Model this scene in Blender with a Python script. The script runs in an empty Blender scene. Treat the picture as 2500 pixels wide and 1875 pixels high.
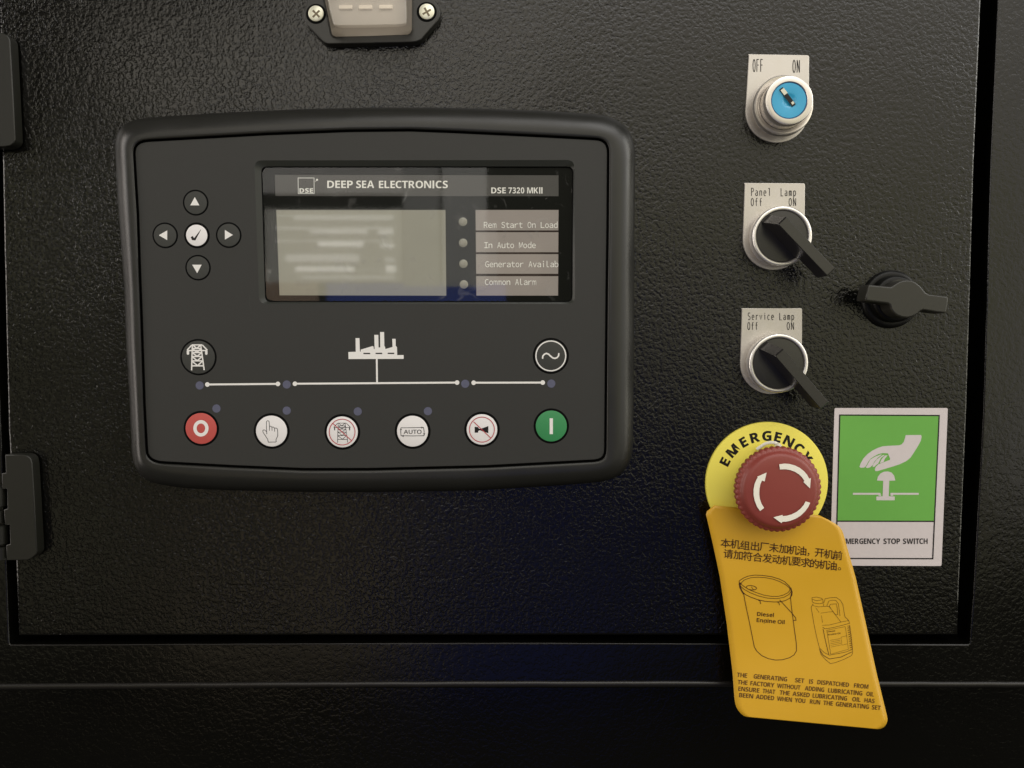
import bpy, bmesh, math, random
from mathutils import Vector
random.seed(7)
C = bpy.context.scene.collection
scene = bpy.context.scene

# ------------------------------------------------------------------ camera, world, lamps, exposure
D = 0.36                      # metres from the lens to the door
F = 1850.0                    # focal length in photo pixels (2500 wide)
TH = math.radians(3.4)        # camera pitched slightly down
MM = 0.001
cam_d = bpy.data.cameras.new('camera'); cam = bpy.data.objects.new('camera', cam_d); C.objects.link(cam)
cam_d.sensor_width = 36; cam_d.lens = 36*F/2500; cam_d.clip_start = 0.01; cam_d.clip_end = 50
cam.location = (0, -D, 0); cam.rotation_euler = (math.pi/2-TH, 0, 0)
scene.camera = cam

def W(px, py, h=0.0):
    """point of the place seen at photo pixel px,py that stands h mm proud of the door"""
    u = (px-1250)/F; v = -(py-937.5)/F
    d = Vector((u, math.cos(TH)+v*math.sin(TH), -math.sin(TH)+v*math.cos(TH)))
    t = (D-h*MM)/d.y
    return Vector((0, -D, 0))+d*t

wd = bpy.data.worlds.new('World'); scene.world = wd; wd.use_nodes = True
wd.node_tree.nodes['Background'].inputs[0].default_value = (1, .93, .8, 1)
wd.node_tree.nodes['Background'].inputs[1].default_value = 0.035

def lamp(name, loc, target, sx, sy, rad, col, spread=180):
    l = bpy.data.lights.new(name, 'AREA'); l.shape = 'RECTANGLE'; l.size = sx; l.size_y = sy
    l.energy = rad*math.pi*sx*sy; l.color = col; l.spread = math.radians(spread)
    o = bpy.data.objects.new(name, l); C.objects.link(o); o.location = loc
    o.rotation_euler = (Vector(target)-Vector(loc)).to_track_quat('-Z', 'Y').to_euler()
    return o
# added lamps, no source seen: fill from high and wide, side strips for bezel highlights
lamp('added_fill_lamp', (.8, -1.15, 2.1), (0, 0, 0), 1.3, .9, 2.0, (1, .985, .965))
lamp('added_fill_lamp', (2.3, -.85, 1.1), (0, 0, 0), .9, 1.1, 3.8, (1, .985, .965))
lamp('added_fill_lamp', (-2.2, -1.0, .8), (0, 0, 0), .8, 1.1, 1.9, (1, .98, .95))
lamp('added_side_lamp', (-1.6, -.40, .15), (0, 0, 0), .45, 1.6, 3.8, (1, .90, .82))
lamp('added_side_lamp', (1.6, -.40, .15), (0, 0, 0), .45, 1.6, 2.6, (1, .95, .78))
DL = 1.5
def refl(name, x0, y0, x1, y1, rad, col):
    """lamp standing DL m in front of the door where the door mirrors it between these photo pixels"""
    k = 1+DL/D
    a = W(x0, y0)*k; b = W(x1, y1)*k
    c = (a+b)/2
    return lamp(name, (c.x, -DL, c.z), (c.x, 0, c.z), abs(b.x-a.x), abs(a.z-b.z), rad, col)
WARM = (1, .90, .78); GREY = (1, .97, .90); OLV = (1, .95, .62)
refl('added_reflection_lamp', 255, 22, 1330, 300, 2.0, (1, .92, .78))  # added lamps stand in for bright surroundings mirrored in door and screen
refl('added_reflection_lamp', 700, -200, 1330, 28, 1.6, (1, .93, .78))
refl('added_reflection_lamp', 330, 300, 1330, 380, .8, (1, .93, .84))
refl('added_reflection_lamp', 1330, -200, 2500, 200, 1.30, (1, .92, .78))
refl('added_reflection_lamp', 700, -1900, 3600, -200, 2.25, (1, .965, .92))
refl('added_reflection_lamp', 1420, 200, 2500, 430, 1.05, (1, .93, .76))
refl('added_reflection_lamp', 1420, 430, 2500, 640, .85, OLV)
refl('added_reflection_lamp', 1420, 640, 1800, 980, .5, (1, .93, .80))
refl('added_reflection_lamp', 1800, 640, 2500, 980, .80, OLV)
refl('added_reflection_lamp', 1960, 980, 2500, 1400, .42, OLV)
refl('added_reflection_lamp', 2500, -200, 4800, 1250, 1.0, (1, .95, .86))
refl('added_reflection_lamp', -60, 380, 330, 760, .6, OLV)
refl('added_reflection_lamp', -60, 760, 330, 1500, .30, OLV)
refl('added_reflection_lamp', 420, 1150, 1010, 1600, .45, (1, .82, .55))
refl('added_reflection_lamp', 600, 1150, 890, 1560, .80, (1, .80, .50))
refl('added_reflection_lamp', 640, 400, 985, 474, 1.7, (1, .95, .88))
refl('added_reflection_lamp', 985, 400, 1075, 700, 1.25, GREY)
refl('added_reflection_lamp', 1080, 400, 1189, 700, 1.7, GREY)
refl('added_reflection_lamp', 1189, 545, 1215, 690, .9, GREY)
refl('added_reflection_lamp', 1215, 600, 1320, 690, .45, (1, .8, .6))
for (x0, x1, a, b, r) in ((680, 962, 526, 530, 2.6), (720, 962, 530, 539, 3.0), (676, 965, 556, 562, 2.8), (760, 900, 563, 572, 3.6), (925, 962, 563, 574, 3.8),
                          (676, 962, 588, 592, 2.8), (780, 890, 592, 603, 4.6), (932, 965, 598, 606, 4.4), (700, 880, 622, 640, 3.0), (780, 870, 630, 640, 2.2),
                          (942, 966, 630, 642, 2.6), (725, 868, 652, 664, 4.2), (880, 940, 656, 664, 1.4), (944, 968, 650, 666, 4.6), (740, 966, 674, 682, 2.4)):
    refl('louvre_reflection_lamp', x0, a, x1, b, r*1.7, (1, .97, .90))  # added strips imitate louvres mirrored in the screen
refl('added_reflection_lamp', 650, 512, 985, 690, 2.0, (1, .96, .84))
refl('added_reflection_lamp', 640, 640, 780, 745, 1.2, (1, .70, .50))  # added lamp for the skin-toned patch mirrored in the screen
refl('blue_reflection_lamp', 800, 692, 1235, 760, 1.3, (.12, .22, 1))  # added blue lamps stand for blue clothing mirrored in screen and door
refl('blue_reflection_lamp', 960, 1100, 1480, 1700, .24, (.07, .16, 1))
refl('blue_reflection_lamp', 1480, 1050, 1760, 1600, .15, (.07, .16, 1))

scene.view_settings.view_transform = 'Standard'
scene.view_settings.look = 'None'; scene.view_settings.gamma = 1; scene.view_settings.exposure = .07
scene.cycles.max_bounces = 8; scene.cycles.transparent_max_bounces = 12

# ------------------------------------------------------------------ materials
def lin(c):
    c = c/255.0
    return c/12.92 if c <= .04045 else ((c+.055)/1.055)**2.4
def L3(r, g, b): return (lin(r), lin(g), lin(b))

def mat(name, col, rough=.5, metal=0, spec=.5, noise=.0, nscale=400, bump=0, bscale=600, coat=0, rvar=0, bdist=.0001):
    m = bpy.data.materials.new(name); m.use_nodes = True
    n = m.node_tree.nodes; l = m.node_tree.links; p = n['Principled BSDF']
    p.inputs['Base Color'].default_value = (*col, 1)
    p.inputs['Roughness'].default_value = rough; p.inputs['Metallic'].default_value = metal
    p.inputs['Specular IOR Level'].default_value = spec
    if coat: p.inputs['Coat Weight'].default_value = coat; p.inputs['Coat Roughness'].default_value = .1
    tc = n.new('ShaderNodeNewGeometry')
    if noise or rvar:
        nz = n.new('ShaderNodeTexNoise'); nz.inputs['Scale'].default_value = nscale; nz.inputs['Detail'].default_value = 4
        l.new(tc.outputs['Position'], nz.inputs['Vector'])
        if noise:
            mx = n.new('ShaderNodeMix'); mx.data_type = 'RGBA'
            mx.inputs[6].default_value = (*[c*(1-noise) for c in col], 1); mx.inputs[7].default_value = (*[min(1, c*(1+noise)) for c in col], 1)
            l.new(nz.outputs['Fac'], mx.inputs[0]); l.new(mx.outputs[2], p.inputs['Base Color'])
        if rvar:
            mr = n.new('ShaderNodeMapRange'); mr.inputs[3].default_value = rough-rvar; mr.inputs[4].default_value = rough+rvar
            mr.inputs[1].default_value = .3; mr.inputs[2].default_value = .7
            l.new(nz.outputs['Fac'], mr.inputs[0]); l.new(mr.outputs[0], p.inputs['Roughness'])
    if bump:
        nb = n.new('ShaderNodeTexNoise'); nb.inputs['Scale'].default_value = bscale; nb.inputs['Detail'].default_value = 2
        l.new(tc.outputs['Position'], nb.inputs['Vector'])
        b = n.new('ShaderNodeBump'); b.inputs['Strength'].default_value = bump; b.inputs['Distance'].default_value = bdist
        l.new(nb.outputs['Fac'], b.inputs['Height']); l.new(b.outputs['Normal'], p.inputs['Normal'])
    return m

def paint_mat(name, strength):
    """black wrinkle-textured powder coat"""
    m = bpy.data.materials.new(name); m.use_nodes = True
    n = m.node_tree.nodes; l = m.node_tree.links; p = n['Principled BSDF']
    p.inputs['Base Color'].default_value = (.0025, .0024, .0018, 1); p.inputs['Roughness'].default_value = .155
    g = n.new('ShaderNodeNewGeometry')
    n1 = n.new('ShaderNodeTexNoise'); n1.inputs['Scale'].default_value = 550; n1.inputs['Detail'].default_value = 2.2
    n1.inputs['Roughness'].default_value = .5; n1.inputs['Distortion'].default_value = .25
    n3 = n.new('ShaderNodeTexNoise'); n3.inputs['Scale'].default_value = 1900; n3.inputs['Detail'].default_value = 1
    n4 = n.new('ShaderNodeTexNoise'); n4.inputs['Scale'].default_value = 14; n4.inputs['Detail'].default_value = 2
    n5 = n.new('ShaderNodeTexNoise'); n5.inputs['Scale'].default_value = 130; n5.inputs['Detail'].default_value = 1
    for x in (n1, n3, n4, n5): l.new(g.outputs['Position'], x.inputs['Vector'])
    # worm-like plateaus parted by narrow channels
    pr = n.new('ShaderNodeMapRange'); pr.interpolation_type = 'SMOOTHSTEP'; pr.inputs[1].default_value = .34; pr.inputs[2].default_value = .60
    l.new(n1.outputs['Fac'], pr.inputs[0])
    b2 = n.new('ShaderNodeMath'); b2.operation = 'MULTIPLY_ADD'; b2.inputs[1].default_value = .10
    l.new(n3.outputs['Fac'], b2.inputs[0]); l.new(pr.outputs[0], b2.inputs[2])
    b3 = n.new('ShaderNodeMath'); b3.operation = 'MULTIPLY_ADD'; b3.inputs[1].default_value = 1.0
    l.new(n5.outputs['Fac'], b3.inputs[0]); l.new(b2.outputs[0], b3.inputs[2])
    b = n.new('ShaderNodeBump'); b.inputs['Distance'].default_value = .00012
    mr = n.new('ShaderNodeMapRange'); mr.inputs[1].default_value = .35; mr.inputs[2].default_value = .65
    mr.inputs[3].default_value = strength*.6; mr.inputs[4].default_value = strength*1.0
    l.new(n4.outputs['Fac'], mr.inputs[0]); l.new(mr.outputs[0], b.inputs['Strength'])
    rr = n.new('ShaderNodeMapRange'); rr.inputs[1].default_value = .35; rr.inputs[2].default_value = .65; rr.inputs[3].default_value = .13; rr.inputs[4].default_value = .20
    l.new(n4.outputs['Color'], rr.inputs[0]); l.new(rr.outputs[0], p.inputs['Roughness'])
    l.new(b3.outputs[0], b.inputs['Height']); l.new(b.outputs['Normal'], p.inputs['Normal'])
    return m

M = dict(
    paint=paint_mat('black_wrinkle_paint', 1.0),
    paint_soft=paint_mat('black_paint_soft', .45),
    void=mat('dark_gap', (.002, .002, .002), .9, spec=.1),
    lip=mat('highlight_bead_black', (.010, .009, .008), .33, bump=.5, bscale=700, bdist=.00006),  # coat of the beads added for highlight lines
    hinge=mat('black_hinge_coat', (.012, .012, .009), .38, noise=.15, bump=.3, bscale=1500, bdist=.00003),
    housing=mat('charcoal_moulding', (.018, .018, .016), .34, rvar=.04, nscale=60, bump=.25, bscale=4000, bdist=.00002),
    groove=mat('black_seal', (.002, .002, .002), .8, spec=.1),
    face=mat('dark_grey_membrane', L3(52, 52, 50), .55, spec=.35, noise=.05, nscale=900, bump=.25, bscale=3500, bdist=.00002),
    bezel=mat('chamfer_grey', L3(44, 46, 42), .45, spec=.4),
    screenblack=mat('screen_black', (.004, .0045, .003), .4, spec=.1),
    header=mat('header_grey', L3(88, 86, 84), .6, spec=.2, noise=.03),
    slip=mat('slip_grey', L3(164, 155, 151), .6, spec=.2, noise=.06, nscale=90),
    slipline=mat('slip_pocket_brown', L3(48, 36, 32), .6, spec=.2),  # even brown sheet that shows between the label slips
    lcd=mat('lcd_film', L3(154, 151, 139), .45, spec=.3, noise=.05, nscale=120),
    white=mat('white_print', L3(250, 247, 243), .5, spec=.3, noise=.02),
    pale=mat('pale_print', L3(240, 238, 235), .5, spec=.3),
    btn_white=mat('white_button', L3(240, 237, 237), .42, noise=.02, nscale=200),
    btn_grey=mat('grey_button', L3(58, 59, 56), .5, spec=.4, noise=.05, nscale=900),
    btn_red=mat('red_button', L3(196, 84, 78), .45, noise=.04, nscale=300),
    btn_green=mat('green_button', L3(58, 142, 86), .45, noise=.04, nscale=300),
    led=mat('blue_grey_lens', L3(92, 94, 116), .45, noise=.12, nscale=700),
    led_lens=mat('grey_lens', L3(146, 142, 130), .12),
    ink=mat('dark_ink', (.010, .008, .008), .5, spec=.3),
    inkbrown=mat('brown_ink', (.055, .018, .006), .5, spec=.3),
    inkfaint=mat('worn_brown_ink', (.10, .042, .012), .5, spec=.3),
    inkred=mat('red_ink', L3(190, 70, 78), .5, spec=.3),
    steelplate=mat('satin_aluminium', L3(205, 200, 193), .40, metal=.6, noise=.03, nscale=300, rvar=.05),
    chrome=mat('matt_chrome', L3(246, 242, 237), .33, metal=.8, rvar=.05, nscale=200),
    alu=mat('pearl_aluminium', L3(216, 210, 202), .30, metal=.75, noise=.02, nscale=250),
    knob=mat('black_knob', (.018, .0165, .016), .28, spec=.7, bump=.2, bscale=3000, bdist=.00002),
    latchbase=mat('black_latch_base', (.004, .004, .0035), .4, spec=.25),
    wing=mat('black_wing_handle', (.026, .025, .020), .36, bump=.3, bscale=3500, bdist=.00002),
    blue=mat('cyan_plastic', L3(62, 172, 216), .18, noise=.05, nscale=160),
    blue_dark=mat('cyan_plastic_edge', L3(38, 78, 130), .5),
    keymetal=mat('key_steel', L3(200, 200, 190), .2, metal=1),
    yellow=mat('yellow_plastic', L3(254, 240, 102), .38, noise=.015, nscale=120),
    red=mat('red_mushroom', L3(142, 64, 56), .42, noise=.04, nscale=250, bump=.2, bscale=3000, bdist=.00002),
    arrow=mat('ivory_print', L3(250, 246, 232), .5),
    tag=mat('amber_card', (.71, .395, .022), .36, noise=.03, nscale=80, rvar=.05),
    tie=mat('white_nylon', L3(240, 236, 226), .4),
    sticker=mat('white_vinyl', L3(218, 209, 209), .5, spec=.35, noise=.05, nscale=420),
    stgreen=mat('green_vinyl', L3(112, 180, 80), .5, spec=.35, noise=.03, nscale=200),
    stink=mat('black_vinyl_ink', (.012, .010, .010), .5, spec=.3),
    lampback=mat('lamp_reflector', L3(190, 180, 168), .5, noise=.05, nscale=150),
    lampled=mat('lamp_led_chip', L3(250, 238, 220), .35),
    screw=mat('zinc_screw', L3(250, 248, 226), .35, metal=.35),
    slot=mat('screw_recess', L3(120, 108, 88), .5, metal=.5),
)
def clear_mat(name, tint, refl_add=0.0, rough=0.0, body=None, smudge=False):
    m = bpy.data.materials.new(name); m.use_nodes = True
    n = m.node_tree.nodes; l = m.node_tree.links; n.clear()
    out = n.new('ShaderNodeOutputMaterial'); tr = n.new('ShaderNodeBsdfTransparent'); tr.inputs[0].default_value = (*tint, 1)
    gl = n.new('ShaderNodeBsdfGlossy'); gl.inputs['Roughness'].default_value = rough
    fr = n.new('ShaderNodeFresnel'); fr.inputs[0].default_value = 1.5
    ad = n.new('ShaderNodeMath'); ad.operation = 'ADD'; ad.inputs[1].default_value = refl_add; l.new(fr.outputs[0], ad.inputs[0])
    mx = n.new('ShaderNodeMixShader'); l.new(ad.outputs[0], mx.inputs[0])
    src = tr.outputs[0]
    if body:
        df = n.new('ShaderNodeBsdfDiffuse'); df.inputs[0].default_value = (*body[:3], 1)
        m2 = n.new('ShaderNodeMixShader'); m2.inputs[0].default_value = body[3]
        l.new(tr.outputs[0], m2.inputs[1]); l.new(df.outputs[0], m2.inputs[2]); src = m2.outputs[0]
        if smudge:
            g = n.new('ShaderNodeNewGeometry'); nz = n.new('ShaderNodeTexNoise'); nz.inputs['Scale'].default_value = 110
            nz.inputs['Detail'].default_value = 6; nz.inputs['Distortion'].default_value = 1.2
            l.new(g.outputs['Position'], nz.inputs['Vector'])
            mr = n.new('ShaderNodeMapRange'); mr.inputs[1].default_value = .60; mr.inputs[2].default_value = .78
            mr.inputs[3].default_value = .0; mr.inputs[4].default_value = body[3]
            l.new(nz.outputs['Fac'], mr.inputs[0]); l.new(mr.outputs[0], m2.inputs[0])
    l.new(src, mx.inputs[1]); l.new(gl.outputs[0], mx.inputs[2]); l.new(mx.outputs[0], out.inputs[0])
    return m
M['glass'] = clear_mat('screen_glass', (.96, .97, .95), 0, .036, (.5, .5, .48, .22), True)
M['clear'] = clear_mat('clear_polycarbonate', (.93, .92, .90), .05, .03, (.72, .68, .62, .05))

# ------------------------------------------------------------------ mesh helpers
ORG = {}
def thing(name, label, cat, base, group=None):
    o = bpy.data.objects.new(name, None); C.objects.link(o); o.location = base; o.empty_display_size = .01
    o['label'] = label; o['category'] = cat
    if group: o['group'] = group
    ORG[o] = Vector(base); return o
def obj(name, verts, faces, m, parent=None, smooth=True, ang=35, bev=None):
    base = ORG[parent] if parent else Vector((0, 0, 0))
    me = bpy.data.meshes.new(name)
    me.from_pydata([tuple(Vector(v)-base) for v in verts], [], faces)
    bm = bmesh.new(); bm.from_mesh(me); bmesh.ops.remove_doubles(bm, verts=bm.verts, dist=1e-7)
    bmesh.ops.recalc_face_normals(bm, faces=bm.faces)
    bm.to_mesh(me); bm.free()
    me.materials.append(m)
    if smooth:
        me.polygons.foreach_set('use_smooth', [True]*len(me.polygons)); me.set_sharp_from_angle(angle=math.radians(ang))
        for p in me.polygons:
            if len(p.vertices) > 4: p.use_smooth = False
    o = bpy.data.objects.new(name, me); C.objects.link(o)
    if parent: o.parent = parent
    ORG[o] = base
    return o
def flatobj(name, polys, m, parent=None, W_=None):
    """polys: list of (list of world points) flat pieces facing the camera"""
    vs, fs = [], []
    for p in polys:
        k = len(vs); vs += p; fs.append(list(range(k, k+len(p))))
    base = ORG[parent] if parent else Vector((0, 0, 0))
    me = bpy.data.meshes.new(name); me.from_pydata([tuple(Vector(v)-base) for v in vs], [], fs)
    me.materials.append(m)
    o = bpy.data.objects.new(name, me); C.objects.link(o)
    if parent: o.parent = parent
    ORG[o] = base
    return o
def loft(rows, closed=True, cap0=False, cap1=False):
    vs, fs = [], []
    n = len(rows[0])
    for r in rows: vs += r
    for i in range(len(rows)-1):
        for j in range(n if closed else n-1):
            a, b = i*n+j, i*n+(j+1) % n
            fs.append((a, b, b+n, a+n))
    if cap0: fs.append(list(range(n-1, -1, -1)))
    if cap1: fs.append(list(range((len(rows)-1)*n, len(rows)*n)))
    return vs, fs
def lathe(cpt, prof, n=72, cap1=True, cap0=False, rmod=None):
    """axis along the door normal through world point cpt; prof = [(radius mm, height mm)]"""
    rows = []
    for i, (r, h) in enumerate(prof):
        row = []
        for k in range(n):
            a = 2*math.pi*k/n; rr = r*(rmod(a, i) if rmod else 1)
            row.append(Vector((cpt.x+rr*MM*math.cos(a), -h*MM, cpt.z+rr*MM*math.sin(a))))
        rows.append(row)
    return loft(rows, True, cap0, cap1)
def area2(p): return sum(p[i][0]*p[(i+1) % len(p)][1]-p[(i+1) % len(p)][0]*p[i][1] for i in range(len(p)))
def inset(p, d):
    """shrink a pixel polygon by d (mitred)"""
    n = len(p); s = 1 if area2(p) > 0 else -1; out = []
    for i in range(n):
        a, b, c = Vector(p[i-1]), Vector(p[i]), Vector(p[(i+1) % n])
        e1 = (b-a); e2 = (c-b)
        if e1.length < 1e-9 or e2.length < 1e-9: out.append(tuple(b)); continue
        e1.normalize(); e2.normalize()
        n1 = Vector((-e1.y, e1.x))*s; n2 = Vector((-e2.y, e2.x))*s
        m = n1+n2; q = max(.35, (1+n1.dot(n2)))
        out.append(tuple(b+m*(d/q)))
    return out
def fillet(p, r, seg=6, only=None):
    n = len(p); out = []
    for i in range(n):
        b = Vector(p[i]); rr = r if (only is None or i in only) else 0
        if isinstance(r, (list, tuple)): rr = r[i]
        if rr <= 0: out.append(tuple(b)); continue
        a, c = Vector(p[i-1]), Vector(p[(i+1) % n])
        u = (a-b); v = (c-b); k = min(rr, u.length*.48, v.length*.48); u.normalize(); v.normalize()
        p0, p2 = b+u*k, b+v*k
        for s in range(seg+1):
            t = s/seg; out.append(tuple(p0*(1-t)**2+b*2*t*(1-t)+p2*t*t))
    return out
def prism(poly, h0, h1, bev=.3, bseg=2):
    """solid whose top outline is seen at poly; walls run straight back"""
    top = [W(x, y, h1) for x, y in poly]
    s = MM/ (D/F)     # px per mm
    rows = [[Vector((v.x, -h0*MM, v.z)) for v in top]]
    if bev > 0:
        for k in range(bseg+1):
            a = math.pi/2*k/bseg
            q = inset(poly, bev*(1-math.cos(a))*s) if k else poly
            hh = h1-bev+bev*math.sin(a)
            rows.append([Vector((W(x, y, h1).x, -hh*MM, W(x, y, h1).z)) for x, y in q])
    else: rows.append(top)
    return loft(rows, True, False, True)
def circ(cx, cy, r, n=48, a0=0): return [(cx+r*math.cos(a0+2*math.pi*k/n), cy+r*math.sin(a0+2*math.pi*k/n)) for k in range(n)]
def disc(cx, cy, r, h, n=48): return [W(x, y, h) for x, y in circ(cx, cy, r, n)]

def ribbon(pts, w, mapf, closed=False):
    """mitred strip along a pixel polyline -> list of world quads"""
    P = [Vector(p) for p in pts]
    Q = [P[0]]
    for p in P[1:]:
        if (p-Q[-1]).length > 1e-4: Q.append(p)
    P = Q; n = len(P); Lf, Rt = [], []
    for i in range(n):
        if closed: a, c = P[i-1], P[(i+1) % n]
        else: a, c = P[max(0, i-1)], P[min(n-1, i+1)]
        b = P[i]
        e1 = (b-a) if (b-a).length > 1e-6 else (c-b); e2 = (c-b) if (c-b).length > 1e-6 else (b-a)
        e1.normalize(); e2.normalize()
        n1 = Vector((-e1.y, e1.x)); n2 = Vector((-e2.y, e2.x)); m = n1+n2; q = max(.5, 1+n1.dot(n2))
        m = m*(w/2/q)
        Lf.append(b+m); Rt.append(b-m)
    out = []
    for i in range(n if closed else n-1):
        j = (i+1) % n
        out.append([mapf(*Lf[i]), mapf(*Rt[i]), mapf(*Rt[j]), mapf(*Lf[j])])
    return out
class Ink:
    """collects flat printed strokes, each a hair above the last so none share a plane"""
    def __init__(s, mapf, h): s.mapf = mapf; s.h = h; s.p = []; s.k = 0
    def f(s):
        s.k += 1; h = s.h+.004*(s.k % 12)
        return lambda x, y: s.mapf(x, y, h)
    def line(s, pts, w, closed=False): s.p += ribbon(pts, w, s.f(), closed); return s
    def poly(s, pts): f = s.f(); s.p.append([f(x, y) for x, y in pts]); return s
    def dot(s, x, y, r, n=20): return s.poly(circ(x, y, r, n))
    def arc(s, cx, cy, rx, ry, a0, a1, w, rot=0, n=24):
        pts = []
        for k in range(n+1):
            a = math.radians(a0+(a1-a0)*k/n); x, y = rx*math.cos(a), ry*math.sin(a); c, q = math.cos(math.radians(rot)), math.sin(math.radians(rot))
            pts.append((cx+x*c-y*q, cy+x*q+y*c))
        full = abs(abs(a1-a0)-360) < 1
        return s.line(pts[:-1] if full else pts, w, full)
    def make(s, name, m, parent): return flatobj(name, s.p, m, parent)
def Z(ox, oy, s): return lambda *pts: [(ox+x/s, oy+y/s) for x, y in pts]

GC = {}
def glyphs(txt, bold=0.0):
    key = (txt, bold)
    if key in GC: return GC[key]
    c = bpy.data.curves.new('t', 'FONT'); c.body = txt; c.offset = bold; c.resolution_u = 3
    o = bpy.data.objects.new('t', c); C.objects.link(o); bpy.context.view_layer.update()
    me = o.evaluated_get(bpy.context.evaluated_depsgraph_get()).to_mesh()
    r = ([(v.co.x, v.co.y) for v in me.vertices], [tuple(p.vertices) for p in me.polygons])
    o.evaluated_get(bpy.context.evaluated_depsgraph_get()).to_mesh_clear()
    bpy.data.objects.remove(o); bpy.data.curves.remove(c)
    GC[key] = r; return r
def place(txt, f2, bold=0, fit=None):
    """f2 maps em units (x, y) -> world; fit=(x0,x1) rescales x so the ink spans 0..1 first"""
    v, fs = glyphs(txt, bold)
    if fit:
        a = min(p[0] for p in v); b = max(p[0] for p in v); v = [((p[0]-a)/(b-a), p[1]) for p in v]
    pv = [f2(x, y) for x, y in v]
    return [[pv[i] for i in f] for f in fs]
CAP = .714
def mchar(ch, style):
    b = {'b': (0x1D5D4, 0x1D5EE, 0x1D7EC), 'r': (0x1D5A0, 0x1D5BA, 0x1D7E2), 'w': (0xFF21, 0xFF41, 0xFF10)}[style]
    if 'A' <= ch <= 'Z': return chr(b[0]+ord(ch)-65)
    if 'a' <= ch <= 'z': return chr(b[1]+ord(ch)-97)
    return chr(b[2]+ord(ch)-48)
SC = {}
def sans(txt, style, extra=0.0):
    """upright grotesque lettering laid out letter by letter; returns verts and faces in em units"""
    key = (txt, style, extra)
    if key in SC: return SC[key]
    V, Fc, x = [], [], 0.0
    prev = ''
    for ch in txt:
        if ch == ' ': x += .28; prev = ''; continue
        sb = .095 if style == 'b' else .12
        for pr in ('AT', 'TA', 'AV', 'AC', 'LU', 'TO', 'YO', 'RY', 'OR', 'FA', 'CA', 'PA', 'KE', 'RO', 'EC', 'CT', 'TC'):
            if prev+ch == pr: sb -= .035
        if ch == 'I' or prev == 'I': sb += .03
        if ch in 'AYVTW' or prev in ('A', 'Y', 'V', 'T', 'W'): sb -= .03
        if prev: x += sb
        if ch == 'I': v, f = glyphs('I', (.028 if style == 'b' else .006)+extra); v = [(p[0]*1.02, p[1]*CAP/.682) for p in v]
        else: v, f = glyphs(mchar(ch, style), extra)
        a = min(p[0] for p in v); b = max(p[0] for p in v); k = len(V)
        V += [(p[0]-a+x, p[1]) for p in v]; Fc += [tuple(i+k for i in q_) for q_ in f]
        x += b-a; prev = ch
    SC[key] = (V, Fc); return SC[key]
def word(txt, x0, x1, yb, cap, mapf, h, slope=0.0, bold=0, style='b'):
    """word whose ink spans x0..x1 (photo px) with its baseline starting at yb"""
    sy = cap/CAP
    v, fs = sans(txt, style, bold)
    a = min(p[0] for p in v); b = max(p[0] for p in v)
    pv = [mapf(x0+(x-a)/(b-a)*(x1-x0)+slope*y*sy, yb+slope*((x-a)/(b-a)*(x1-x0))-y*sy, h) for x, y in v]
    return [[pv[i] for i in f] for f in fs]
def typed(txt, x0, yb, adv, cap, mapf, h, bold=.005):
    """typewriter-spaced lettering, one letter per cell"""
    out = []; sy = cap/.733
    for i, ch in enumerate(txt):
        if ch == ' ': continue
        v, fs = glyphs(mchar(ch, 'w'), bold)
        a = min(p[0] for p in v); b = max(p[0] for p in v); w_ = (b-a)*sy*1.0
        if ch in 'IiltrMmW': w_ *= .92
        w_ = min(w_, adv*.86); cx_ = x0+(i+.5)*adv
        pv = [mapf(cx_+((x-a)/(b-a)-.5)*w_, yb-y*sy, h) for x, y in v]
        out += [[pv[i_] for i_ in f] for f in fs]
    return out

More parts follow.
